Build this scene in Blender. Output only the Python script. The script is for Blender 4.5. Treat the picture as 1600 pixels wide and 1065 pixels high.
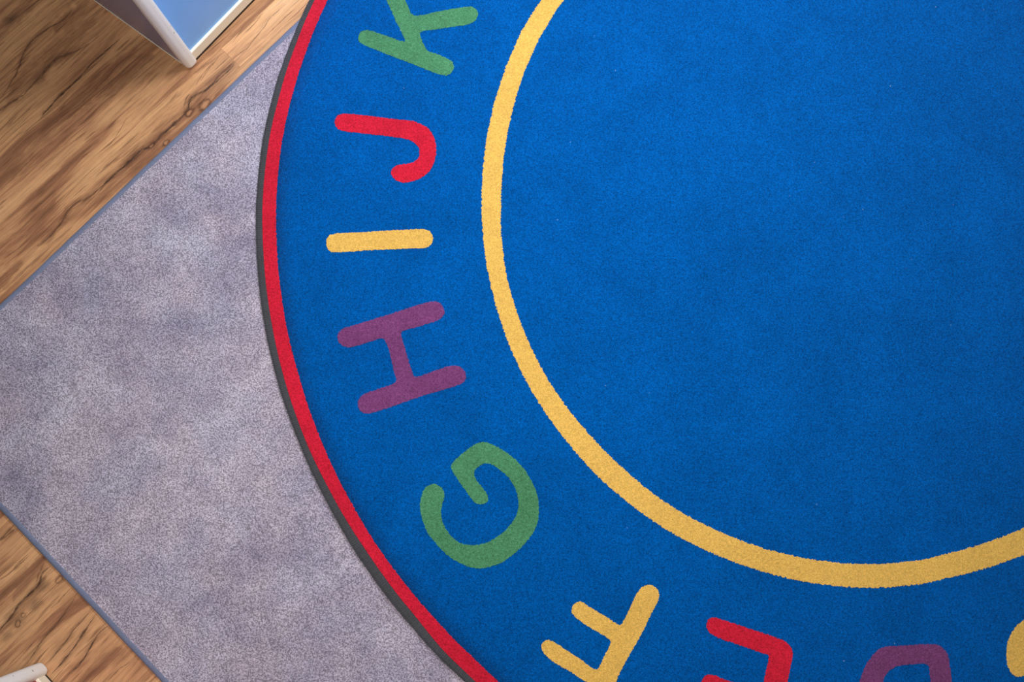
import bpy, bmesh, math, random
from mathutils import Vector, Matrix, noise
from mathutils.geometry import tessellate_polygon

for o in list(bpy.data.objects):
    bpy.data.objects.remove(o, do_unlink=True)
scene = bpy.context.scene
COL = scene.collection
random.seed(4)

CAM_H = 1.918
CAM_PITCH = 0.15981
CAM_ROLL = -0.00279
RUG_C = (0.7547, 0.6182)
RINGS = {'binding_outer': (1.3115, [-0.0, -0.0, -0.0, -0.0, -0.7, -8.1, -8.6, -5.5, -1.5, 1.2, 1.4, 0.8, 1.1, 0.6, -0.8, -0.8, 1.4, 3.0, 5.8, 7.2, 4.2, 0.1, 0.0, 0.0, 0.0, 0.0, 0.0, 0.0, 0.0, 0.0, 0.0, 0.0]), 'red_outer': (1.2957, [-0.0, -0.0, -0.0, -0.0, -0.3, -3.3, -4.0, -2.8, -0.8, 2.2, 2.7, 1.1, 0.4, 0.5, -0.1, -2.4, -3.6, -1.8, 5.5, 9.2, 6.5, 0.3, 0.0, 0.0, 0.0, 0.0, 0.0, 0.0, 0.0, 0.0, 0.0, 0.0]), 'red_inner': (1.2673, [-0.0, -0.0, -0.0, -0.0, -0.3, -2.3, -2.6, -2.2, -0.4, 1.5, 1.1, -0.2, -1.1, -2.2, -1.7, -0.8, 0.6, 0.8, 2.8, 7.4, 7.0, 0.9, 0.0, 0.0, 0.0, 0.0, 0.0, 0.0, 0.0, 0.0, 0.0, 0.0]), 'yellow_outer': (0.8232, [0.0, 0.0, 1.6, 9.0, 10.1, 8.4, 3.0, -0.8, -3.6, -6.0, -6.7, -6.7, -5.3, -4.4, -2.3, -0.8, 0.2, 1.6, 3.6, 4.3, 5.1, 3.9, 3.5, 3.7, 3.5, 2.5, 0.7, -3.7, -3.3, -1.5, -1.1, -0.1]), 'yellow_inner': (0.7793, [0.0, 0.1, 6.0, 12.8, 11.6, 7.8, 3.5, -0.5, -3.6, -5.8, -6.0, -2.4, -0.0, 0.0, 0.4, 0.8, -0.3, -1.5, -1.2, 1.2, 1.6, 1.0, 1.1, 0.6, 0.2, -0.8, -2.6, -7.2, -7.9, -6.6, -6.0, -2.0])}
LETTERS = {
 'K': ('green', [[(-281.5, 1095.5), (-271, 1071), (-258.5, 1041.5), (-245, 1016), (-234.5, 992.5), (-244.5, 994.5), (-268.5, 1003), (-293, 1012.5), (-315, 1020), (-325, 1022), (-337, 1019), (-343.5, 1009.5), (-344, 998.5), (-337, 990), (-326, 983.5), (-292, 969), (-251.5, 952), (-211.5, 936), (-179.5, 922.5), (-155.5, 913), (-140, 912), (-130, 920), (-124.5, 934), (-129, 944.5), (-138, 951), (-156, 960.5), (-172.5, 966), (-186.5, 970), (-193.5, 984), (-203, 1007.5), (-204, 1019), (-181, 1021.5), (-153, 1026.5), (-113, 1031.5), (-89, 1037.5), (-77, 1046), (-71.5, 1059), (-73.5, 1069), (-81.5, 1077.5), (-91.5, 1080.5), (-113.5, 1076.5), (-143.5, 1072), (-173.5, 1065.5), (-199.5, 1058), (-221.5, 1057), (-230, 1074), (-238.5, 1095.5), (-247, 1122), (-255.5, 1143.5), (-268, 1153.5), (-282, 1152.5), (-291, 1139), (-289.5, 1119.5)]]),
 'J': ('red', [[(-377, 821.5), (-345.5, 819.5), (-306, 814.5), (-266.5, 809.5), (-237, 806), (-215.5, 804), (-197.5, 797), (-181.5, 787.5), (-171.5, 773), (-165.5, 754.5), (-162.5, 736), (-165, 715.5), (-170.5, 697), (-180, 683), (-195.5, 671), (-215, 662.5), (-234.5, 659.5), (-250, 664.5), (-259, 673.5), (-263, 684), (-259.5, 694), (-248.5, 701), (-235, 703.5), (-221.5, 704.5), (-208, 710.5), (-201, 719.5), (-199.5, 734), (-204.5, 746.5), (-214.5, 755.5), (-230.5, 762.5), (-256, 766), (-285.5, 770), (-325, 775), (-358, 778), (-378, 781.5), (-387, 788.5), (-391.5, 801), (-388, 815.5)]]),
 'I': ('yellow', [[(-392, 544), (-338, 546.5), (-285.5, 549.5), (-233, 552.5), (-187.5, 555), (-175, 550.5), (-167, 537), (-168, 524.5), (-176.5, 513.5), (-190.5, 511.5), (-232.5, 510), (-284.5, 507.5), (-337, 504.5), (-382, 501), (-392.5, 503.5), (-400, 515), (-400.5, 531.5)]]),
 'H': ('purple', [[(-164.5, 394.5), (-150.5, 390.5), (-140.5, 376), (-140.5, 364), (-150, 353.5), (-170.5, 345.5), (-201.5, 336), (-225.5, 330), (-235.5, 324.5), (-226.5, 299), (-217.5, 268), (-208.5, 240.5), (-202, 226), (-172.5, 237), (-145, 247.5), (-121.5, 254), (-106, 251.5), (-95.5, 240.5), (-92, 228.5), (-97, 216.5), (-114, 209), (-158, 196.5), (-199, 184), (-249.5, 165), (-279.5, 155), (-300, 150), (-313.5, 153), (-322.5, 165), (-321, 182), (-311, 191.5), (-294.5, 197.5), (-267.5, 206.5), (-238.5, 216.5), (-246, 237), (-251.5, 261), (-259, 289), (-269.5, 314), (-290, 308), (-317.5, 298.5), (-344.5, 291.5), (-358.5, 295), (-368.5, 306), (-369.5, 322), (-359.5, 333.5), (-339, 339), (-305, 350), (-271, 360.5), (-236.5, 372), (-202, 384)]]),
 'G': ('green', [[(-54.5, 92), (-38, 86.5), (-15.5, 75), (4, 61.5), (26.5, 40.5), (43, 16), (54, -6), (60, -27.5), (62, -49.5), (60.5, -71), (52, -92.5), (37, -114), (15, -135.5), (-9.5, -154), (-31.5, -163.5), (-53, -169), (-78, -167.5), (-99.5, -159.5), (-124.5, -146), (-149.5, -122), (-169, -100.5), (-180, -73.5), (-186.5, -49.5), (-186.5, -30.5), (-180, -8.5), (-167.5, 2.5), (-153.5, 3.5), (-141, -4.5), (-134.5, -19.5), (-139.5, -36), (-143.5, -55), (-140.5, -71), (-133.5, -87), (-119.5, -106), (-103, -118), (-83.5, -122), (-61.5, -121), (-40, -114), (-20.5, -102), (-1.5, -86), (12.5, -65.5), (19, -49.5), (19, -30.5), (13.5, -8.5), (1.5, 13), (-12.5, 27), (-29.5, 39.5), (-46, 47.5), (-60, 43.5), (-76.5, 29.5), (-71, 13), (-58, -2), (-47, -17), (-43, -29), (-50, -37), (-62, -39), (-76, -33), (-84.5, -19.5), (-98.5, -2), (-112.5, 18.5), (-122, 34), (-123.5, 42), (-112.5, 56), (-93.5, 71), (-74, 86)]]),
 'F': ('yellow', [[(292, -201.5), (301, -206.5), (307, -214.5), (308, -226.5), (303, -238), (294.5, -252), (284, -271.5), (273.5, -291), (263, -310.5), (250.5, -330), (238, -349), (225, -372.5), (215, -392.5), (209.5, -402), (200.5, -408.5), (188.5, -407), (174.5, -401), (160.5, -394.5), (144.5, -386.5), (124.5, -372.5), (104.5, -361.5), (84.5, -351), (70.5, -337.5), (64, -326), (66.5, -316), (78, -309.5), (89, -313.5), (105, -323), (125, -336.5), (145, -348), (163, -362.5), (173, -368), (180, -368.5), (185, -357), (193.5, -341.5), (202, -326), (207.5, -314.5), (200, -306.5), (186, -298), (166, -287), (146, -274.5), (132, -263.5), (126, -254), (129, -244), (137.5, -236), (147.5, -234), (158.5, -242), (176.5, -253), (197, -264.5), (217, -277.5), (228, -283), (235.5, -269.5), (246, -250), (256.5, -228.5), (267, -210.5), (277.5, -202.5)]]),
 'E': ('red', [[(417, -265.5), (433.5, -270), (456.5, -277.5), (479, -285), (502, -292.5), (524.5, -299), (539.5, -305), (555, -310), (563.5, -314.5), (571, -321), (576, -327.5), (577, -338), (573.5, -352.5), (568.5, -368.5), (563.5, -392.5), (553, -441), (542, -484), (534.5, -512.5), (528, -524), (518.5, -528), (507, -527), (469.5, -515.5), (425, -502.5), (395, -494), (383.5, -484), (382, -475.5), (390, -468), (402, -468.5), (441, -479.5), (484, -492.5), (491.5, -462.5), (497.5, -439.5), (473, -432.5), (428, -419.5), (398, -409), (387.5, -399), (389, -389), (396, -380), (405, -378), (419, -380), (434, -387.5), (452, -392.5), (482, -402), (510.5, -410), (515, -392.5), (519.5, -374.5), (525, -357), (528, -342.5), (524.5, -338), (515, -336.5), (492.5, -329), (470, -320.5), (444.5, -313), (423, -305), (409.5, -298), (403, -288), (402.5, -279), (408.5, -268.5)]]),
 'D': ('purple', [[(709, -393), (714.5, -380), (723.5, -360), (737, -343), (754, -327.5), (766, -324), (798, -322), (832.5, -320), (862, -319), (876, -320.5), (888.5, -332), (893.5, -343), (895, -367), (897, -393), (897.5, -436), (897.5, -479), (897.5, -506.5), (891, -521.5), (878, -525.5), (828.5, -526.5), (784, -525.5), (751, -517), (725, -498), (709, -470), (702.5, -440), (703.5, -414.5)], [(756.5, -393), (762, -380), (774.5, -367), (793, -360), (823, -358), (851.5, -356.5), (852.5, -371), (853.5, -393), (854.5, -436), (854, -489.5), (820, -491.5), (782, -489.5), (760.5, -474.5), (750, -446.5), (749.5, -418.5)]]),
 'C': ('yellow', [[(1054, -271.5), (1078, -261.5), (1108.5, -255), (1142.5, -259.5), (1173, -277), (1193, -305.5), (1200.5, -343), (1194, -384.5), (1176.5, -423.5), (1148.5, -453.5), (1113, -470.5), (1076.5, -472.5), (1046, -460), (1029.5, -442.5), (1030.5, -429.5), (1043, -421), (1058.5, -423), (1075.5, -434), (1100.5, -434), (1124.5, -421), (1145, -397.5), (1155, -365), (1153.5, -334), (1140, -310), (1118.5, -298), (1095, -300), (1073.5, -312.5), (1060.5, -330), (1056, -349.5), (1057, -367), (1050, -379), (1035, -383), (1021.5, -381), (1013.5, -367), (1011.5, -349.5), (1012.5, -330), (1017.5, -312), (1027, -294.5), (1039.5, -281.5)]])}
CARPET = {'corner': (-1.305, 0.177), 'a1': 46.855, 'a2': -43.733}
VEINS = [('strong', 3.2, [(-160, 1328), (-101, 1336), (-43, 1338), (10, 1344), (54, 1344), (96, 1344)]),
 ('mid', 4.5, [(-153, 1395), (-93, 1404), (-50, 1410), (-22, 1403), (1, 1393), (38, 1385)]),
 ('mid', 2.6, [(-193, 1427), (-153, 1439), (-115, 1455), (-87, 1471), (-51, 1482), (-6, 1481), (38, 1472), (66, 1477)]),
 ('soft', 16, [(-116, 1541), (-67, 1554), (-19, 1555), (37, 1562)]),
 ('soft', 20, [(-231, 1284), (-188, 1289), (-134, 1297), (-72, 1289), (-8, 1292), (63, 1299), (110, 1292)]),
 ('soft', 26, [(-188, 1411), (-85, 1420), (-7, 1421), (88, 1419)]),
 ('soft', 18, [(0, 1463), (52, 1467), (109, 1466)]),
 ('soft', 14, [(-21, 1263), (41, 1267), (123, 1261)]),
 ('thin', 1.6, [(-202, 1284), (-135, 1296), (-72, 1289), (-8, 1292), (63, 1299), (97, 1289)]),
 ('mid', 3, [(-230, 1406), (-210, 1407), (-173, 1402), (-145, 1395)]),
 ('thin', 1.6, [(-106, 1172), (-70, 1174), (-18, 1194)]),
 ('strong', 4.2, [(-167, 1108), (-123, 1108), (-83, 1110), (-47, 1108), (-22, 1101), (15, 1103), (53, 1103), (86, 1105), (114, 1119), (149, 1112), (197, 1110), (238, 1112)]),
 ('soft', 9, [(-115, 1117), (-80, 1113), (-43, 1112), (15, 1118), (62, 1113), (114, 1127)]),
 ('thin', 1.8, [(81, 1110), (95, 1124), (116, 1131)]),
 ('thin', 1.8, [(140, 1137), (181, 1147), (222, 1149)]),
 ('mid', 3.4, [(-364, 1105), (-331, 1104), (-300, 1106), (-273, 1113), (-244, 1121), (-217, 1113), (-187, 1109), (-145, 1109), (-99, 1107), (-63, 1105), (-36, 1105)]),
 ('soft', 10, [(-295, 1107), (-271, 1115), (-245, 1122)]),
 ('soft', 9, [(-359, 1106), (-335, 1104), (-303, 1106)]),
 ('soft', 9, [(-102, 1104), (-76, 1107), (-45, 1105)]),
 ('soft', 13, [(-331, 1276), (-274, 1284), (-229, 1286), (-162, 1298)]),
 ('soft', 13, [(-503, 1094), (-475, 1095), (-430, 1100), (-403, 1104)]),
 ('thin', 1.5, [(-333, 1262), (-274, 1266), (-215, 1269), (-174, 1262)]),
 ('thin', 1.6, [(261, 1116), (291, 1121), (317, 1126), (340, 1128), (376, 1138), (422, 1134)]),
 ('thin', 1.4, [(265, 1152), (291, 1159), (313, 1164)]),
 ('thin', 1.4, [(324, 1108), (360, 1112), (404, 1112), (440, 1112)]),
 ('thin', 1.8, [(153, 1137), (183, 1144), (233, 1152)]),
 ('mid', 3.6, [(175, 1115), (198, 1116), (217, 1116), (241, 1116)]),
 ('mid', 2.4, [(-834, 680), (-802, 683), (-787, 684)]),
 ('mid', 2.8, [(-828, 679), (-805, 678), (-786, 675)]),
 ('thin', 1.8, [(-847, 616), (-829, 617), (-804, 617)]),
 ('thin', 1.8, [(-830, 560), (-813, 571), (-792, 581)]),
 ('strong', 3.2, [(-953, 540), (-944, 542), (-911, 546), (-877, 554), (-848, 553), (-830, 554), (-803, 567), (-786, 565)]),
 ('soft', 12, [(-953, 540), (-910, 542), (-862, 547), (-807, 556)]),
 ('mid', 2.0, [(-954, 452), (-917, 459), (-881, 467), (-861, 468), (-831, 472), (-785, 483)]),
 ('thin', 1.6, [(-989, 471), (-937, 472), (-888, 474)]),
 ('mid', 2.2, [(-920, 422), (-885, 426), (-845, 432), (-808, 437), (-788, 439)]),
 ('strong', 2.8, [(-928, 400), (-891, 403), (-859, 408), (-828, 414), (-807, 420), (-786, 424)]),
 ('thin', 1.8, [(-844, 500), (-816, 500), (-790, 501)]),
 ('strong', 2.4, [(-906, 376), (-873, 374), (-842, 382), (-818, 390), (-800, 392), (-781, 388)]),
 ('soft', 11, [(-907, 349), (-849, 344), (-790, 338)]),
 ('thin', 1.5, [(-855, 309), (-826, 309), (-799, 304)]),
 ('soft', 14, [(-889, 566), (-841, 581), (-802, 587), (-780, 588)]),
 ('thin', 1.5, [(-879, 619), (-847, 615), (-805, 613)])]
KNOTS = [('ring', 8, (122, 1087)), ('ring', 5, (86, 1098)), ('ring', 4, (-26, 1101)), ('ring', 4.5, (-792, 531)), ('dark', 7, (-905, 527)), ('ring', 3.5, (-910, 525)), ('dark', 6, (-942, 523)), ('dark', 8, (-861, 528)), ('ring', 3, (-891, 531)), ('dark', 9, (-48, 1557)), ('ring', 4, (0, 1083)), ('dark', 8, (-824, 545))]


# ------------------------------------------------------------------ camera
cam_data = bpy.data.cameras.new('camera')
cam_data.sensor_width = 36.0
cam_data.lens = 1400.0 / 1600.0 * 36.0
cam_data.clip_start = 0.02
cam = bpy.data.objects.new('camera', cam_data)
COL.objects.link(cam)
cam.matrix_world = (Matrix.Translation((0, 0, CAM_H)) @ Matrix.Rotation(CAM_ROLL, 4, 'Y')
                    @ Matrix.Rotation(CAM_PITCH, 4, 'X'))
scene.camera = cam

# ------------------------------------------------------------------ world, lights, exposure
world = bpy.data.worlds.new('room_light')
scene.world = world
world.use_nodes = True
bg = world.node_tree.nodes['Background']
bg.inputs[0].default_value = (1.0, 0.95, 0.90, 1)
bg.inputs[1].default_value = 0.06

def area_light(name, loc, target, sx, sy, power, col):
    ld = bpy.data.lights.new(name, 'AREA')
    ld.shape = 'RECTANGLE'; ld.size = sx; ld.size_y = sy
    ld.energy = power; ld.color = col
    lo = bpy.data.objects.new(name, ld); COL.objects.link(lo)
    lo.location = loc
    lo.rotation_euler = (Vector(target) - Vector(loc)).to_track_quat('-Z', 'Y').to_euler()
    return lo
area_light('window_light', (-0.2, 3.3, 1.75), (0.0, 0.4, 0), 2.6, 1.5, 9, (0.66, 0.83, 1.0))
area_light('overhead_light', (0.35, 1.40, 1.85), (0.35, 1.40, 0), 0.9, 0.6, 47, (0.95, 0.97, 1.0))
area_light('overhead_light', (-0.12, -0.05, 2.0), (-0.12, -0.05, 0), 0.9, 0.6, 25, (1.0, 0.95, 0.91))  # added lamp with no visible source, lifts the lower part of the carpet

vs = scene.view_settings
vs.view_transform = 'Standard'; vs.look = 'None'; vs.gamma = 1.0
vs.exposure = 0.0
vs.use_curve_mapping = False

# ------------------------------------------------------------------ helpers
def srgb(r, g, b):
    f = lambda c: (c / 255 / 12.92) if c / 255 <= 0.04045 else ((c / 255 + 0.055) / 1.055) ** 2.4
    return (f(r), f(g), f(b), 1)

def link_mesh(name, verts, faces, mat=None, parent=None, smooth=False):
    me = bpy.data.meshes.new(name)
    me.from_pydata(verts, [], faces); me.update()
    if smooth:
        me.polygons.foreach_set('use_smooth', [True] * len(me.polygons))
    o = bpy.data.objects.new(name, me); COL.objects.link(o)
    if mat: me.materials.append(mat)
    if parent: o.parent = parent
    return o

def bm_object(name, bm, mat, parent=None, smooth=False):
    me = bpy.data.meshes.new(name)
    bmesh.ops.recalc_face_normals(bm, faces=bm.faces)
    bm.to_mesh(me); bm.free()
    if smooth:
        me.polygons.foreach_set('use_smooth', [True] * len(me.polygons))
    o = bpy.data.objects.new(name, me); COL.objects.link(o)
    if mat: me.materials.append(mat)
    if parent: o.parent = parent
    return o

def empty(name, loc=(0, 0, 0), rz=0.0):
    o = bpy.data.objects.new(name, None); COL.objects.link(o)
    o.location = loc; o.rotation_euler = (0, 0, rz); o.empty_display_size = 0.05
    return o

def tag(o, label=None, cat=None, group=None, kind=None):
    if label: o['label'] = label
    if cat: o['category'] = cat
    if group: o['group'] = group
    if kind: o['kind'] = kind

class NT:
    """small helper to write node trees"""
    def __init__(self, name):
        self.mat = bpy.data.materials.new(name); self.mat.use_nodes = True
        self.t = self.mat.node_tree
        self.bsdf = self.t.nodes['Principled BSDF']
        self.tc = self.t.nodes.new('ShaderNodeTexCoord')
    def node(self, typ, **kw):
        n = self.t.nodes.new(typ)
        for k, v in kw.items(): setattr(n, k, v)
        return n
    def plug(self, sock, v):
        if hasattr(v, 'is_output'): self.t.links.new(v, sock)
        else: sock.default_value = v
    def math(self, op, a, b=None, c=None, clamp=False):
        n = self.node('ShaderNodeMath', operation=op, use_clamp=clamp)
        for s, v in zip(n.inputs, (a, b, c)):
            if v is not None: self.plug(s, v)
        return n.outputs[0]
    def maprange(self, v, a, b, c=0.0, d=1.0, smooth=False, clamp=True):
        n = self.node('ShaderNodeMapRange', interpolation_type='SMOOTHSTEP' if smooth else 'LINEAR')
        n.clamp = clamp
        for s, x in zip(n.inputs[:5], (v, a, b, c, d)): self.plug(s, x)
        return n.outputs[0]
    def noise(self, vec, scale, detail=2.0, rough=0.5, dist=0.0):
        n = self.node('ShaderNodeTexNoise')
        self.plug(n.inputs['Vector'], vec)
        n.inputs['Scale'].default_value = scale; n.inputs['Detail'].default_value = detail
        n.inputs['Roughness'].default_value = rough; n.inputs['Distortion'].default_value = dist
        return n.outputs['Fac']
    def mapping(self, vec, loc=(0, 0, 0), rot=(0, 0, 0), sc=(1, 1, 1)):
        n = self.node('ShaderNodeMapping')
        self.plug(n.inputs[0], vec)
        n.inputs['Location'].default_value = loc; n.inputs['Rotation'].default_value = rot
        n.inputs['Scale'].default_value = sc
        return n.outputs[0]
    def mix(self, fac, a, b, blend='MIX'):
        n = self.node('ShaderNodeMix', data_type='RGBA', blend_type=blend)
        self.plug(n.inputs[0], fac); self.plug(n.inputs[6], a); self.plug(n.inputs[7], b)
        return n.outputs[2]
    def ramp(self, fac, stops):
        n = self.node('ShaderNodeValToRGB'); self.plug(n.inputs[0], fac)
        e = n.color_ramp.elements
        while len(e) < len(stops): e.new(0.5)
        for k, (p, c) in zip(e, stops): k.position = p; k.color = c
        return n.outputs[0]
    def set(self, **kw):
        for k, v in kw.items(): self.plug(self.bsdf.inputs[k.replace('_', ' ')], v)
    def bump(self, h, strength, dist):
        n = self.node('ShaderNodeBump')
        n.inputs['Strength'].default_value = strength; n.inputs['Distance'].default_value = dist
        self.plug(n.inputs['Height'], h)
        self.t.links.new(n.outputs[0], self.bsdf.inputs['Normal'])

# ------------------------------------------------------------------ materials
def pile_material(name, col, dark=0.62, light=1.28, sheen=0.35, scale=300, mottling=0.16, sheen_tint=(1, 1, 1, 1)):
    m = NT(name); P = m.tc.outputs['Object']
    warp = m.node('ShaderNodeVectorMath', operation='ADD')
    n0 = m.node('ShaderNodeTexNoise'); n0.inputs['Scale'].default_value = 90; m.plug(n0.inputs['Vector'], P)
    sc = m.node('ShaderNodeVectorMath', operation='SCALE'); m.plug(sc.inputs[0], n0.outputs['Color']); sc.inputs['Scale'].default_value = 0.003
    m.plug(warp.inputs[0], P); m.plug(warp.inputs[1], sc.outputs[0])
    fine = m.noise(warp.outputs[0], scale * 1.9, 3.0, 0.7)
    tuft = m.noise(P, scale * 0.8, 2.0, 0.5)
    fib = m.math('ADD', m.math('MULTIPLY', fine, 0.72), m.math('MULTIPLY', tuft, 0.28))
    f = m.maprange(fib, 0.37, 0.63)
    big = m.noise(P, 5.5, 4.0, 0.6, 0.6)
    mid = m.noise(P, 34, 3.0, 0.55)
    mot = m.math('ADD', m.math('MULTIPLY', m.maprange(big, 0.3, 0.7, -1, 1), mottling * 0.6),
                 m.math('MULTIPLY', m.maprange(mid, 0.3, 0.7, -1, 1), mottling * 0.3))
    fleck = m.maprange(m.noise(m.mapping(P, rot=(0, 0, 0.7), sc=(1.0, 1.7, 1.0)), scale * 1.3, 2.0, 0.6), 0.56, 0.72, 0, 0.42)
    val = m.math('MULTIPLY', m.math('ADD', m.maprange(f, 0, 1, dark, light), fleck), m.math('ADD', 0.97, mot))
    # stray pale fibres
    spk = m.maprange(m.noise(P, 150, 1.0, 0.4), 0.825, 0.86)
    mul = m.node('ShaderNodeVectorMath', operation='SCALE')
    mul.inputs[0].default_value = col[:3]; m.plug(mul.inputs['Scale'], val)
    c = m.mix(m.math('MULTIPLY', spk, 0.5), mul.outputs[0], (0.55, 0.6, 0.7, 1))
    m.set(Base_Color=c, Roughness=0.95, Sheen_Weight=sheen, Sheen_Roughness=0.45, Sheen_Tint=sheen_tint)
    m.bsdf.inputs['Specular IOR Level'].default_value = 0.03
    m.bump(fib, 0.8, 0.005)
    return m.mat

M = {}
M['blue'] = pile_material('blue_pile', (0.0, 0.100, 0.392, 1), 0.42, 1.56, 0.02)
M['red'] = pile_material('red_pile', srgb(213, 34, 58), 0.62, 1.38, 0.06)
M['yellow'] = pile_material('yellow_pile', srgb(240, 191, 96), 0.70, 1.24, 0.05, mottling=0.08)
M['green'] = pile_material('green_pile', srgb(80, 142, 100), 0.58, 1.42, 0.06)
M['purple'] = pile_material('purple_pile', srgb(124, 66, 116), 0.58, 1.42, 0.06)

def carpet_material():
    m = NT('grey_carpet_pile'); P = m.tc.outputs['Object']
    n0 = m.node('ShaderNodeTexNoise'); n0.inputs['Scale'].default_value = 130; m.plug(n0.inputs['Vector'], P)
    sc = m.node('ShaderNodeVectorMath', operation='SCALE'); m.plug(sc.inputs[0], n0.outputs['Color']); sc.inputs['Scale'].default_value = 0.004
    warp = m.node('ShaderNodeVectorMath', operation='ADD'); m.plug(warp.inputs[0], P); m.plug(warp.inputs[1], sc.outputs[0])
    a = m.noise(warp.outputs[0], 340, 2.5, 0.6)
    b = m.noise(P, 520, 1.5, 0.5)
    vor = m.node('ShaderNodeTexVoronoi', feature='F1'); m.plug(vor.inputs['Vector'], warp.outputs[0]); vor.inputs['Scale'].default_value = 300
    fib = m.math('ADD', m.math('ADD', m.math('MULTIPLY', a, 0.55), m.math('MULTIPLY', b, 0.25)),
                 m.math('MULTIPLY', m.math('SUBTRACT', 1.0, vor.outputs['Distance']), 0.2))
    f = m.maprange(fib, 0.38, 0.63, smooth=True)
    big = m.noise(P, 4.2, 5.0, 0.6, 0.8)
    mid = m.noise(P, 16, 4.0, 0.6)
    wear = m.maprange(m.math('ADD', m.math('MULTIPLY', big, 0.6), m.math('MULTIPLY', mid, 0.4)), 0.28, 0.62)
    hue = m.maprange(m.noise(P, 7.0, 3.0, 0.5), 0.35, 0.65)
    base = m.mix(hue, srgb(190, 185, 203), srgb(195, 183, 197))
    base = m.mix(wear, m.mix(0.78, base, srgb(112, 108, 138)), base)
    val = m.maprange(f, 0, 1, 0.46, 1.25)  # shade in the gaps between fibres, put into the colour
    mul = m.node('ShaderNodeVectorMath', operation='SCALE'); m.plug(mul.inputs[0], base); m.plug(mul.inputs['Scale'], val)
    m.set(Base_Color=mul.outputs[0], Roughness=0.95, Sheen_Weight=0.15, Sheen_Roughness=0.5)
    m.bsdf.inputs['Specular IOR Level'].default_value = 0.08
    m.bump(fib, 0.8, 0.005)
    return m.mat
M['carpet'] = carpet_material()

def cloth_material(name, col, scale=500, var=0.25, rough=0.8, bump=0.3):
    m = NT(name); P = m.tc.outputs['Object']
    n = m.noise(P, scale, 3.0, 0.6)
    n2 = m.noise(P, 18, 3.0, 0.5)
    v = m.math('ADD', m.maprange(n, 0.3, 0.7, 1 - var, 1 + var), m.maprange(n2, 0.3, 0.7, -0.07, 0.07))
    mul = m.node('ShaderNodeVectorMath', operation='SCALE'); mul.inputs[0].default_value = col[:3]; m.plug(mul.inputs['Scale'], v)
    m.set(Base_Color=mul.outputs[0], Roughness=rough, Sheen_Weight=0.05)
    m.bsdf.inputs['Specular IOR Level'].default_value = 0.15
    m.bump(n, bump, 0.002)
    return m.mat
M['binding'] = cloth_material('charcoal_binding_yarn', srgb(70, 71, 75), 420, 0.3)
M['edging'] = cloth_material('blue_grey_edging_tape', srgb(112, 120, 145), 380, 0.14, 0.7, 0.2)

def plastic(name, col, rough=0.35, scuff=None, amount=0.0, spec=0.5):
    m = NT(name); P = m.tc.outputs['Object']
    n = m.noise(P, 22, 4.0, 0.6)
    c = m.mix(m.maprange(n, 0.3, 0.7, 0.0, 0.12), col, (col[0] * 0.75, col[1] * 0.72, col[2] * 0.68, 1))
    if scuff:
        s = m.maprange(m.noise(P, 130, 2.0, 0.5), 0.70, 0.76, 0, amount)
        c = m.mix(s, c, scuff)
    m.set(Base_Color=c, Roughness=rough)
    m.bsdf.inputs['Specular IOR Level'].default_value = spec
    return m.mat
M['frame'] = plastic('off_white_scuffed_plastic', srgb(250, 247, 242), 0.45, srgb(90, 84, 82), 0.75)
M['rail'] = plastic('cream_plastic', srgb(246, 236, 214), 0.4)
M['panel_blue'] = plastic('sky_blue_gloss_panel', srgb(126, 188, 255), 0.3)
M['panel_red'] = plastic('dark_red_gloss_panel', srgb(150, 24, 34), 0.25)
M['panel_grey'] = plastic('smoky_grey_gloss_panel', srgb(140, 146, 182), 0.3)
M['rubber_and_shade'] = plastic('dark_rubber_and_gap_shade', srgb(45, 40, 38), 0.8)  # rubber of the feet; under the rails this dark colour stands for shade
M['top'] = plastic('white_laminate_top', srgb(222, 218, 212), 0.4)

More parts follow.
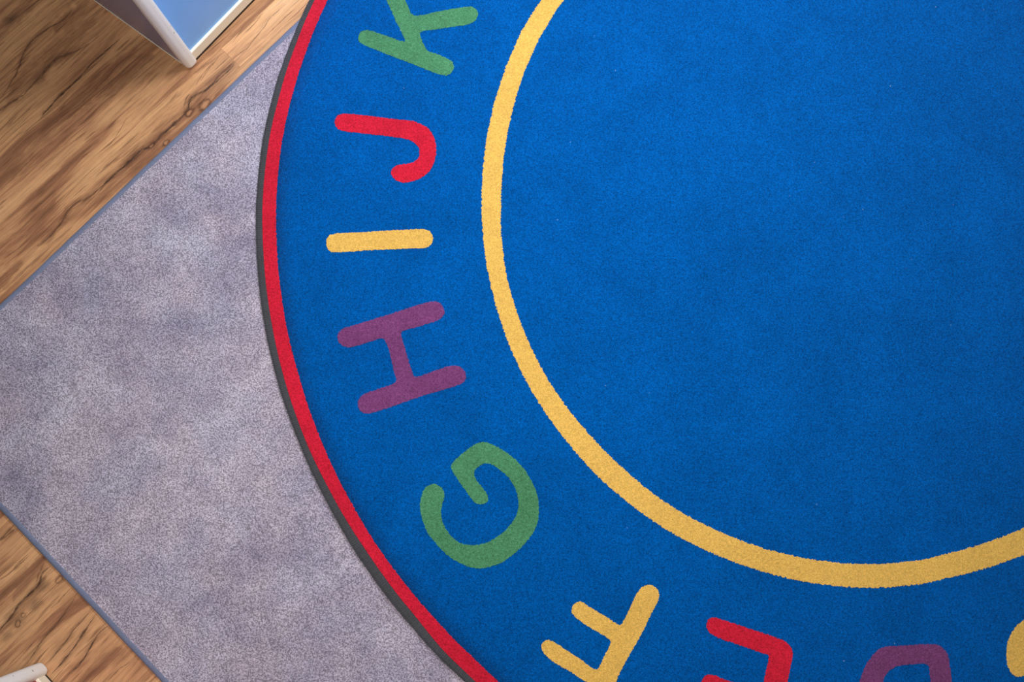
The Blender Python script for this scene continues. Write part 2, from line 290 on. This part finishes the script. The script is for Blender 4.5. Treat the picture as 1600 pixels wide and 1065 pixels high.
def wood_material():
    m = NT('walnut_print_laminate')
    geo = m.node('ShaderNodeNewGeometry')
    fa = math.radians(FLOOR_ANGLE)
    # floor coordinates: x along the boards, y across them (metres)
    P = m.mapping(geo.outputs['Position'], rot=(0, 0, -fa))
    wob = m.node('ShaderNodeTexNoise'); wob.inputs['Scale'].default_value = 26; wob.inputs['Detail'].default_value = 4
    m.plug(wob.inputs['Vector'], P)
    sx = m.node('ShaderNodeSeparateXYZ'); m.plug(sx.inputs[0], P)
    U, V = sx.outputs[0], sx.outputs[1]
    wv = m.math('MULTIPLY', m.math('SUBTRACT', wob.outputs['Fac'], 0.5), 0.007)
    V2 = m.math('ADD', V, wv)
    drift = m.noise(m.mapping(P, sc=(4, 9, 1)), 1.0, 2.0, 0.5)
    V3 = m.math('ADD', V, m.math('MULTIPLY', m.math('SUBTRACT', drift, 0.5), 0.024))
    sd = m.node('ShaderNodeAttribute', attribute_type='OBJECT', attribute_name='seed')
    pr = sd.outputs['Fac']
    cm = m.node('ShaderNodeCombineXYZ'); m.plug(cm.inputs[0], U); m.plug(cm.inputs[1], V3); m.plug(cm.inputs[2], pr)
    G = cm.outputs[0]
    band = m.noise(m.mapping(G, sc=(2.0, 15, 1)), 1.0, 4.0, 0.55, 0.8)
    grain = m.noise(m.mapping(G, sc=(4, 62, 1)), 1.0, 6.0, 0.68, 0.6)
    streak = m.noise(m.mapping(G, sc=(5, 210, 1)), 1.0, 5.0, 0.65, 0.3)
    fine = m.noise(m.mapping(G, sc=(16, 620, 1)), 1.0, 4.0, 0.7)
    mott = m.noise(P, 34, 5.0, 0.65)
    t = m.math('ADD', m.math('MULTIPLY', band, 0.60), m.math('MULTIPLY', grain, 0.40))
    tone = m.node('ShaderNodeAttribute', attribute_type='OBJECT', attribute_name='tone')
    t = m.math('ADD', t, m.math('MULTIPLY', tone.outputs['Fac'], 0.7))
    col = m.ramp(t, [(0.34, srgb(124, 84, 60)), (0.43, srgb(162, 114, 82)), (0.50, srgb(196, 146, 104)), (0.60, srgb(212, 162, 116)), (0.72, srgb(216, 170, 128))])
    k = m.math('ADD', m.maprange(fine, 0.3, 0.7, 0.84, 1.13), m.maprange(mott, 0.3, 0.7, -0.07, 0.07))
    k = m.math('ADD', k, m.maprange(streak, 0.34, 0.66, -0.17, 0.11))
    hue = m.math('ADD', k, tone.outputs['Fac'])
    mul = m.node('ShaderNodeVectorMath', operation='SCALE'); m.plug(mul.inputs[0], col); m.plug(mul.inputs['Scale'], hue)
    col = mul.outputs[0]
    # thin natural pore lines everywhere
    pore = m.noise(m.mapping(G, sc=(8, 170, 1)), 1.0, 3.0, 0.5, 0.7)
    col = m.mix(m.maprange(pore, 0.40, 0.32, 0, 0.6), col, srgb(104, 66, 46))
    dash = m.noise(m.mapping(G, sc=(5, 105, 1)), 1.0, 6.0, 0.72, 0.9)
    where = m.maprange(m.noise(m.mapping(G, sc=(3, 12, 1)), 1.0, 3.0, 0.5, 0.5), 0.42, 0.6)
    col = m.mix(m.math('MULTIPLY', m.maprange(dash, 0.46, 0.36), m.math('ADD', m.math('MULTIPLY', where, 0.5), 0.12)), col, srgb(98, 64, 46))
    breakup = m.maprange(m.noise(m.mapping(P, sc=(60, 300, 1)), 1.0, 4.0, 0.65), 0.30, 0.58, 0.25, 1.0)
    patch = m.maprange(m.noise(m.mapping(P, sc=(16, 190, 1)), 1.0, 5.0, 0.7, 0.5), 0.36, 0.60, 0.0, 1.0)
    thick = m.maprange(m.noise(m.mapping(P, sc=(38, 60, 1)), 1.0, 3.0, 0.6), 0.3, 0.7, 0.35, 1.75)
    # the figured veins of the print, each a curve across its board
    KIND = {'strong': (srgb(58, 40, 30), 0.95), 'mid': (srgb(84, 54, 40), 0.80), 'thin': (srgb(96, 62, 44), 0.75), 'soft': (srgb(118, 78, 56), 0.62)}
    acc = {}
    for kind, w, pts in VEINS:
        u0, u1 = pts[0][0] / 1000, pts[-1][0] / 1000
        vs_ = [p[1] / 1000 for p in pts]; v0, v1 = min(vs_) - 0.004, max(vs_) + 0.004
        tt = m.maprange(U, u0, u1, 0, 1, clamp=False)
        fc = m.node('ShaderNodeFloatCurve'); cv = fc.mapping.curves[0]
        data = [((p[0] / 1000 - u0) / (u1 - u0), (p[1] / 1000 - v0) / (v1 - v0)) for p in pts]
        cv.points[0].location = data[0]; cv.points[1].location = data[-1]
        for d in data[1:-1]: cv.points.new(*d)
        fc.mapping.update()
        m.plug(fc.inputs['Value'], tt)
        ctr = m.maprange(fc.outputs[0], 0, 1, v0, v1)
        dist = m.math('ABSOLUTE', m.math('SUBTRACT', V2, ctr))
        ww = w * 0.00136 * (1.0 if kind == 'soft' else 0.8)
        taper = m.math('MULTIPLY', m.maprange(tt, -0.02, 0.25), m.maprange(tt, 1.02, 0.75))
        half = m.math('MULTIPLY', m.math('ADD', m.math('MULTIPLY', taper, 0.75), 0.25), m.math('MULTIPLY', thick, ww))
        core = m.maprange(m.math('DIVIDE', dist, half), 1.0, 0.15, 0, 1, smooth=True)
        g = m.math('MULTIPLY', core, m.maprange(taper, 0, 0.2))
        acc[kind] = g if kind not in acc else m.math('MAXIMUM', acc[kind], g)
        if kind in ('strong', 'mid'):       # brown stain alongside the vein
            h = m.math('MULTIPLY', m.maprange(dist, ww * 4.5, 0.0, 0, 1, smooth=True), taper)
            acc['halo'] = h if 'halo' not in acc else m.math('MAXIMUM', acc['halo'], h)
    col = m.mix(m.math('MULTIPLY', m.math('MULTIPLY', acc['halo'], patch), 0.7), col, srgb(112, 74, 54))
    for kind in ('soft', 'thin', 'mid', 'strong'):
        c, a = KIND[kind]
        br = m.math('ADD', m.math('MULTIPLY', patch, 0.6), 0.4) if kind == 'soft' else breakup
        col = m.mix(m.math('MULTIPLY', m.math('MULTIPLY', acc[kind], br), a), col, c)
    for kind, r, (ku, kv) in KNOTS:
        du = m.math('DIVIDE', m.math('SUBTRACT', U, ku / 1000), 1.6)
        dv = m.math('SUBTRACT', V2, kv / 1000)
        d = m.math('SQRT', m.math('ADD', m.math('MULTIPLY', du, du), m.math('MULTIPLY', dv, dv)))
        d = m.math('ADD', d, m.math('MULTIPLY', m.math('SUBTRACT', m.noise(P, 95, 3.0), 0.5), 0.009))
        R = r * 0.00136
        if kind == 'ring':
            col = m.mix(m.math('MULTIPLY', m.math('MULTIPLY', m.maprange(d, R * 2.0, R * 0.5, smooth=True), patch), 0.7), col, srgb(104, 68, 48))
            col = m.mix(m.math('MULTIPLY', m.maprange(d, R * 0.75, R * 0.25), 0.6), col, srgb(196, 144, 104))
            ring = m.maprange(m.math('ABSOLUTE', m.math('SUBTRACT', d, R * 0.85)), R * 0.4, 0.0, 0, 0.7, smooth=True)
            col = m.mix(m.math('MULTIPLY', ring, breakup), col, srgb(74, 46, 32))
        else:
            col = m.mix(m.math('MULTIPLY', m.maprange(d, R * 1.5, 0.0, 0, 0.8, smooth=True), m.math('ADD', m.math('MULTIPLY', patch, 0.7), 0.3)), col, srgb(84, 62, 48))
    # fine pale scratches
    scr = m.noise(m.mapping(P, rot=(0, 0, 0.9), sc=(14, 420, 1)), 1.0, 1.0, 0.4)
    col = m.mix(m.maprange(scr, 0.80, 0.86, 0, 0.35), col, srgb(225, 200, 175))
    m.set(Base_Color=col, Roughness=m.maprange(grain, 0.3, 0.7, 0.50, 0.42))
    m.bsdf.inputs['Specular IOR Level'].default_value = 0.35
    m.bump(m.math('ADD', m.math('MULTIPLY', fine, 0.5), grain), 0.10, 0.0015)
    return m.mat
FLOOR_ANGLE = 45.5
M['wood'] = wood_material()
M['subfloor'] = cloth_material('dark_subfloor', srgb(60, 42, 32), 60, 0.1)

# ------------------------------------------------------------------ floor: laminate boards laid diagonally
fa = math.radians(FLOOR_ANGLE)
floor = link_mesh('floor', [(-4, -4, -0.03), (4, -4, -0.03), (4, 4, -0.03), (-4, 4, -0.03),
                            (-4, -4, -0.0105), (4, -4, -0.0105), (4, 4, -0.0105), (-4, 4, -0.0105)],
                  [(3, 2, 1, 0), (4, 5, 6, 7), (0, 1, 5, 4), (1, 2, 6, 5), (2, 3, 7, 6), (3, 0, 4, 7)], M['subfloor'])
tag(floor, 'walnut printed laminate floor of diagonal boards under the rugs', 'floor', kind='structure')

def board(u0, u1, v0, v1, tone=0.0, seed=0.0):
    g, c, h = 0.00008, 0.00018, 0.010
    L, Wd = (u1 - u0) - 2 * g, (v1 - v0) - 2 * g
    vs_ = []
    for z, k in ((-h, 0), (-c, 0), (0, c)):
        for a, b in ((0, 0), (1, 0), (1, 1), (0, 1)):
            x = (L - 2 * k) * (a - 0.5); y = (Wd - 2 * k) * (b - 0.5)
            vs_.append((x, y, z))
    fs = [(3, 2, 1, 0), (8, 9, 10, 11)]
    for r in (0, 4):
        for i in range(4):
            j = (i + 1) % 4
            fs.append((r + i, r + j, r + 4 + j, r + 4 + i))
    o = link_mesh('board', vs_, fs, M['wood'], floor)
    uc, vc = (u0 + u1) / 2, (v0 + v1) / 2
    o.location = (uc * math.cos(fa) - vc * math.sin(fa), uc * math.sin(fa) + vc * math.cos(fa), 0)
    o.rotation_euler = (0, 0, fa)
    o['tone'] = tone; o['seed'] = seed
    return o

BW = 0.19135
def row(v0, v1, first, length, lo=-2.6, hi=2.9, joint=False):
    u = first
    while u > lo: u -= length
    while u < hi:
        light = joint and abs(u - first) < 1e-4
        board(u, u + length, v0, v1, 0.13 if light else random.uniform(-0.02, 0.02), 3.7 if light else 0.0); u += length
rows_start = 0.3325
for k in range(-13, 12):
    v0 = rows_start + k * BW
    if k == 4:      # the row whose narrow strip shows its end joint
        row(v0, v0 + 0.0635, 0.241, 1.285, joint=True)
        row(v0 + 0.0635, v0 + BW, -0.72, 1.9)
    else:
        row(v0, v0 + BW, {3: 0.95, 5: -1.25, 6: 0.5, 0: -1.6, 1: -1.45, 2: 0.6, -1: 0.35}.get(k, random.uniform(-1, 1)), 2.3 if k in (3, 5, 0, 1) else 1.285)

# ------------------------------------------------------------------ square grey carpet with tape edging
CX, CY = CARPET['corner']
A1, A2 = math.radians(CARPET['a1']), math.radians(CARPET['a2'])
E1 = Vector((math.cos(A1), math.sin(A1))); E2 = Vector((math.cos(A2), math.sin(A2)))
CL1, CL2 = 3.66, 2.74
carpet = empty('grey_carpet', (CX, CY, 0))
tag(carpet, 'square lilac-grey carpet lying on the wood floor under the round blue rug', 'carpet')
def cp(a, b, z): v = E1 * a + E2 * b; return (v.x, v.y, z)
NB = 0.0145
def grid_slab(name, a0, a1, b0, b1, na, nb, zt, zb, mat, parent, wav=0.0):
    verts, faces = [], []
    for i in range(na + 1):
        for j in range(nb + 1):
            a = a0 + (a1 - a0) * i / na; b = b0 + (b1 - b0) * j / nb
            z = zt + wav * (noise.noise(Vector((a * 3, b * 3, 1))))
            verts.append(cp(a, b, z))
    n = len(verts); idx = lambda i, j: i * (nb + 1) + j
    for i in range(na):
        for j in range(nb): faces.append((idx(i, j), idx(i, j + 1), idx(i + 1, j + 1), idx(i + 1, j)))
    rim = [idx(i, 0) for i in range(na + 1)] + [idx(na, j) for j in range(1, nb + 1)] + [idx(i, nb) for i in range(na - 1, -1, -1)] + [idx(0, j) for j in range(nb - 1, 0, -1)]
    for q in rim: verts.append((verts[q][0], verts[q][1], zb))
    m_ = len(rim)
    for q in range(m_):
        r = (q + 1) % m_
        faces.append((rim[q], rim[r], n + r, n + q))
    faces.append(tuple(n + q for q in range(m_ - 1, -1, -1)))
    return link_mesh(name, verts, faces, mat, parent)
grid_slab('pile', NB * 0.8, CL1 - NB * 0.8, NB * 0.8, CL2 - NB * 0.8, 60, 46, 0.0088, 0.001, M['carpet'], carpet, 0.0003)
# edging: a rounded tape folded over each side
def edging(p0, p1, inward):
    d = (Vector(p1) - Vector(p0)); L = d.length; d.normalize()
    n = int(L / 0.012)
    prof = [(0.0, 0.0002), (-0.0008, 0.003), (0.0006, 0.0062), (0.003, 0.0082), (0.0065, 0.0092), (0.0115, 0.0094), (0.0135, 0.0086), (0.0135, 0.0002)]
    verts, faces = [], []
    for i in range(n + 1):
        s = L * i / n
        w = 0.0007 * noise.noise(Vector((s * 9, p0[0] * 3, 2))) + 0.0004 * noise.noise(Vector((s * 40, 1, p0[1])))
        for k, (o_, z) in enumerate(prof):
            q = Vector(p0) + d * s + inward * (o_ + w * (1 if k < 4 else 1.6))
            verts.append((q.x, q.y, z))
    m_ = len(prof)
    for i in range(n):
        for k in range(m_ - 1):
            faces.append((i * m_ + k, i * m_ + k + 1, (i + 1) * m_ + k + 1, (i + 1) * m_ + k))
    faces.append(tuple(range(m_))); faces.append(tuple(n * m_ + k for k in range(m_ - 1, -1, -1)))
    o = link_mesh('edging', verts, faces, M['edging'], carpet, True)
    return o
c00, c10, c11, c01 = [Vector(cp(a, b, 0)[:2]) for a, b in ((0, 0), (CL1, 0), (CL1, CL2), (0, CL2))]
for p, q, inn in ((c00, c10, E2), (c01, c11, -E2), (c00, c01, E1), (c10, c11, -E1)):
    edging(p, q, inn)

# ------------------------------------------------------------------ round alphabet rug
RX, RY = RUG_C
ZR = 0.018
def smooth01(t): t = max(0.0, min(1.0, t)); return t * t * (3 - 2 * t)
def drop(x, y):
    """the rug sags to the boards where it reaches past the carpet's edge"""
    v = Vector((x + RX - CX, y + RY - CY))
    a, b = v.dot(E1), v.dot(E2)
    s = max(-b, -a, a - CL1, b - CL2)
    return -0.0086 * smooth01((s - 0.05) / 0.07)
def ring_r(name, th):
    r0, kn = RINGS[name]
    t = (math.degrees(th) % 360 - 120) / 6
    if t < 0 or t > len(kn) - 1: return r0
    i = min(int(t), len(kn) - 2); f = t - i
    f = f * f * (3 - 2 * f)
    return r0 + (kn[i] * (1 - f) + kn[i + 1] * f) / 1000
def jag(key, i):
    return noise.noise(Vector((i * 0.83, key * 7.1, 0.3))) * 0.0016 + random.uniform(-0.0009, 0.0009)

rug = empty('round_alphabet_rug', (RX, RY, 0))
tag(rug, 'round blue alphabet rug with red border and yellow ring on grey carpet', 'rug')

# blue field
verts, faces = [(0, 0, ZR)], []
SEG, RAD = 288, 30
for k in range(1, RAD + 1):
    for s in range(SEG):
        th = 2 * math.pi * s / SEG
        r = (ring_r('red_inner', th) + 0.006) * k / RAD
        x, y = r * math.cos(th), r * math.sin(th)
        verts.append((x, y, ZR + drop(x, y)))
for s in range(SEG):
    faces.append((0, 1 + s, 1 + (s + 1) % SEG))
for k in range(RAD - 1):
    for s in range(SEG):
        a, b = 1 + k * SEG + s, 1 + k * SEG + (s + 1) % SEG
        faces.append((a, a + SEG, b + SEG, b))
n0 = len(verts); last = 1 + (RAD - 1) * SEG
for s in range(SEG):
    v = verts[last + s]; verts.append((v[0], v[1], v[2] - 0.0082))
for s in range(SEG):
    a, b = s, (s + 1) % SEG
    faces.append((last + a, n0 + a, n0 + b, last + b))
link_mesh('blue_field', verts, faces, M['blue'], rug, True)

def pile_ring(name, rin, rout, seg, mat, z, jin, jout, thick=0.003):
    """flat tufted band with ragged edges"""
    verts, faces = [], []
    for s in range(seg):
        th = 2 * math.pi * s / seg
        ri, ro = ring_r(rin, th) + jin * jag(1 + z * 100, s), ring_r(rout, th) + jout * jag(9 + z * 100, s)
        c, sn = math.cos(th), math.sin(th)
        prof = [(ri, -thick), (ri, -0.0004), (ri + 0.0006, 0), (ro - 0.0006, 0), (ro, -0.0004), (ro, -thick)]
        for r, dz in prof:
            verts.append((r * c, r * sn, z + dz + drop(r * c, r * sn)))
    m_ = 6
    for s in range(seg):
        a, b = s * m_, ((s + 1) % seg) * m_
        for k in range(m_): 
            k2 = (k + 1) % m_
            faces.append((a + k, a + k2, b + k2, b + k))
    return link_mesh(name, verts, faces, mat, rug)
yr = pile_ring('yellow_ring', 'yellow_inner', 'yellow_outer', 2600, M['yellow'], ZR + 0.0006, 1.25, 1.25)
tag(yr, 'thin yellow circle band')
rb = pile_ring('red_border', 'red_inner', 'red_outer', 3600, M['red'], ZR + 0.0005, 0.9, 0.0, 0.008)
tag(rb, 'red band along the rug edge')

# charcoal overcast binding: ribbed stitched roll around the rim
verts, faces = [], []
SEGB = 5490
for s in range(SEGB):
    th = 2 * math.pi * s / SEGB
    ro, ri = ring_r('binding_outer', th), ring_r('red_outer', th) - 0.0012
    rib = (0.0004, 0.0001, -0.0009)[s % 3] + 0.0007 * noise.noise(Vector((s * 0.05, 3, 1))) + random.uniform(-0.0002, 0.0002)
    w = ro - ri; mid = (ro + ri) / 2
    c, sn = math.cos(th), math.sin(th)
    for k in range(8):
        ph = 2 * math.pi * k / 8 + math.pi / 8
        r = mid + (w / 2 + rib) * math.cos(ph) * 1.06
        z = 0.0150 + (0.0045 + rib) * math.sin(ph)
        verts.append((r * c, r * sn, z + drop(r * c, r * sn)))
for s in range(SEGB):
    a, b = s * 8, ((s + 1) % SEGB) * 8
    for k in range(8):
        k2 = (k + 1) % 8
        faces.append((a + k, a + k2, b + k2, b + k))
bo = link_mesh('binding', verts, faces, M['binding'], rug)
tag(bo, 'charcoal stitched binding around the rim')

# letters: tufted shapes set into the field
def chaikin(p, n=2):
    for _ in range(n):
        q = []
        for i in range(len(p)):
            a, b = p[i], p[(i + 1) % len(p)]
            q += [(a[0] * .75 + b[0] * .25, a[1] * .75 + b[1] * .25), (a[0] * .25 + b[0] * .75, a[1] * .25 + b[1] * .75)]
        p = q
    return p
def resample(p, step):
    out = []; carry = 0.0
    for i in range(len(p)):
        a, b = Vector(p[i]), Vector(p[(i + 1) % len(p)])
        L = (b - a).length
        t = carry
        while t < L:
            out.append(tuple(a.lerp(b, t / L))); t += step
        carry = t - L
    return out
def letter(ch, colour, loops):
    zt = ZR + 0.0007
    rings = []
    for li, lp in enumerate(loops):
        p = chaikin([(x / 1000 - RX, y / 1000 - RY) for x, y in lp])
        p = resample(p, 0.0018)
        n = len(p); q = []
        for i in range(n):
            a, b = Vector(p[i - 1]), Vector(p[(i + 1) % n])
            t = (b - a).normalized(); nn = Vector((-t.y, t.x))
            k = jag(ord(ch) + li, i) * 0.9
            q.append((p[i][0] + nn.x * k, p[i][1] + nn.y * k))
        rings.append(q)
    tris = tessellate_polygon([[Vector((x, y, 0)) for x, y in r] for r in rings])
    flat = [v for r in rings for v in r]
    verts = [(x, y, zt) for x, y in flat]; n = len(verts)
    verts += [(x, y, zt - 0.003) for x, y in flat]
    faces = []
    for t in tris:
        a, b, c = [Vector(flat[i]) for i in t]
        if (b - a).cross(c - a) < 0: t = t[::-1]
        faces.append(tuple(t))
    base = 0
    for r in rings:
        m_ = len(r)
        for i in range(m_):
            j = (i + 1) % m_
            faces.append((base + i, base + j, n + base + j, n + base + i))
        base += m_
    o = link_mesh('letter', verts, faces, M[colour], rug)
    bm = bmesh.new(); bm.from_mesh(o.data); bmesh.ops.recalc_face_normals(bm, faces=bm.faces); bm.to_mesh(o.data); bm.free()
    o['label'] = colour + ' capital letter ' + ch + ' tufted into the blue band'
    return o
for ch, (colour, loops) in LETTERS.items():
    letter(ch, colour, loops)

# ------------------------------------------------------------------ white-framed classroom cabinets
def rounded_post(bm, x, y, z0, z1, w, d, r):
    """upright with a rounded section and a rounded foot"""
    prof = []
    for cx, cy, a0 in ((w / 2 - r, d / 2 - r, 0), (-w / 2 + r, d / 2 - r, 90), (-w / 2 + r, -d / 2 + r, 180), (w / 2 - r, -d / 2 + r, 270)):
        for k in range(6):
            a = math.radians(a0 + 18 * k); prof.append((cx + r * math.cos(a), cy + r * math.sin(a)))
    rings = []
    for z, s in ((z0, 0.72), (z0 + 0.0015, 0.86), (z0 + 0.004, 0.95), (z0 + 0.008, 1.0), (z1 - 0.004, 1.0), (z1, 0.92)):
        rings.append([bm.verts.new((x + px * s, y + py * s, z)) for px, py in prof])
    n = len(prof)
    for a, b in zip(rings, rings[1:]):
        for i in range(n):
            bm.faces.new((a[i], a[(i + 1) % n], b[(i + 1) % n], b[i]))
    bm.faces.new(rings[0][::-1]); bm.faces.new(rings[-1])

def box(bm, x0, x1, y0, y1, z0, z1, bev=0.0):
    vs_ = [bm.verts.new(p) for p in ((x0, y0, z0), (x1, y0, z0), (x1, y1, z0), (x0, y1, z0), (x0, y0, z1), (x1, y0, z1), (x1, y1, z1), (x0, y1, z1))]
    fs = [bm.faces.new([vs_[i] for i in f]) for f in ((3, 2, 1, 0), (4, 5, 6, 7), (0, 1, 5, 4), (1, 2, 6, 5), (2, 3, 7, 6), (3, 0, 4, 7))]
    if bev:
        es = list({e for f in fs for e in f.edges})
        bmesh.ops.bevel(bm, geom=es, offset=bev, segments=2, affect='EDGES', profile=0.5)

def cabinet(name, label, corner, dx, dy, width, depth, height, mat_front, mat_side, post_w, post_d, front_off, side_off):
    """corner: centre of the corner post; dx along the front, dy into the depth"""
    root = empty(name, (corner[0], corner[1], 0))
    tag(root, label, 'cabinet', 'white-framed classroom cabinets')
    sk = Matrix(((dx.x, dy.x, 0, 0), (dx.y, dy.y, 0, 0), (0, 0, 1, 0), (0, 0, 0, 1)))
    def fin(nm, bm, mat, smooth=False, par=None):
        bmesh.ops.transform(bm, matrix=sk, verts=bm.verts)
        return bm_object(nm, bm, mat, par or root, smooth)
    for (x, y) in ((0, 0), (width, 0), (0, depth), (width, depth)):
        bm = bmesh.new(); rounded_post(bm, x, y, 0.0012, height, post_w, post_d, 0.011)
        p = fin('post', bm, M['frame'])
        bm = bmesh.new(); rounded_post(bm, x, y, 0.0, 0.0035, post_w * 0.7, post_d * 0.7, 0.008)
        fin('foot_glide', bm, M['rubber_and_shade'], par=p)
    a = post_w / 2 - 0.004
    for (y, s) in ((0, -1), (depth, 1)):
        f = front_off * (1 if s < 0 else -1)
        for z0, z1, nm in ((0.008, 0.038, 'bottom_rail'), (height - 0.06, height - 0.03, 'top_rail')):
            bm = bmesh.new(); box(bm, a, width - a, y + f - 0.009, y + f + 0.009, z0, z1, 0.002)
            fin(nm, bm, M['rail'])
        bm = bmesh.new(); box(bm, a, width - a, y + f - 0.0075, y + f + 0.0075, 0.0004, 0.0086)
        fin('gap_shade_strip', bm, M['rubber_and_shade'])  # dark strip standing in for the shade in the gap under the rail
        bm = bmesh.new(); box(bm, a, width - a, y + f - 0.003, y + f + 0.003, 0.036, height - 0.058, 0.0)
        fin('front_panel' if s < 0 else 'back_panel', bm, mat_front)
    for (x, s) in ((0, -1), (width, 1)):
        f = side_off * (1 if s < 0 else -1)
        bm = bmesh.new(); box(bm, x + f - 0.002, x + f + 0.002, a, depth - a, 0.004, height - 0.03, 0.0)
        sp = fin('side_panel', bm, mat_side)
        bm = bmesh.new(); box(bm, x + f - 0.0032, x + f + 0.0032, a, depth - a, 0.0006, 0.0052, 0.0008)
        fin('edge_strip', bm, M['rail'], par=sp)
    bm = bmesh.new(); box(bm, -post_w * 0.6, width + post_w * 0.6, -post_d * 0.6, depth + post_d * 0.6, height + 0.0003, height + 0.02, 0.004)
    fin('top_board', bm, M['top'])
    return root

def unit(deg): return Vector((math.cos(math.radians(deg)), math.sin(math.radians(deg))))
cabinet('classroom_cabinet', 'white-framed cabinet with sky blue front panel on the wood floor', (-0.7286, 0.951),
        unit(49.6), unit(143.7), 0.78, 0.42, 0.66, M['panel_blue'], M['panel_grey'], 0.030, 0.030, 0.0000, -0.0108)
cabinet('classroom_cabinet', 'white-framed cabinet with dark red front panel, scuffed white post nearest the carpet corner', (-0.9575, -0.3731),
        unit(-43.7), unit(226.3), 0.78, 0.42, 0.66, M['panel_red'], M['panel_grey'], 0.030, 0.030, 0.0050, 0.0)
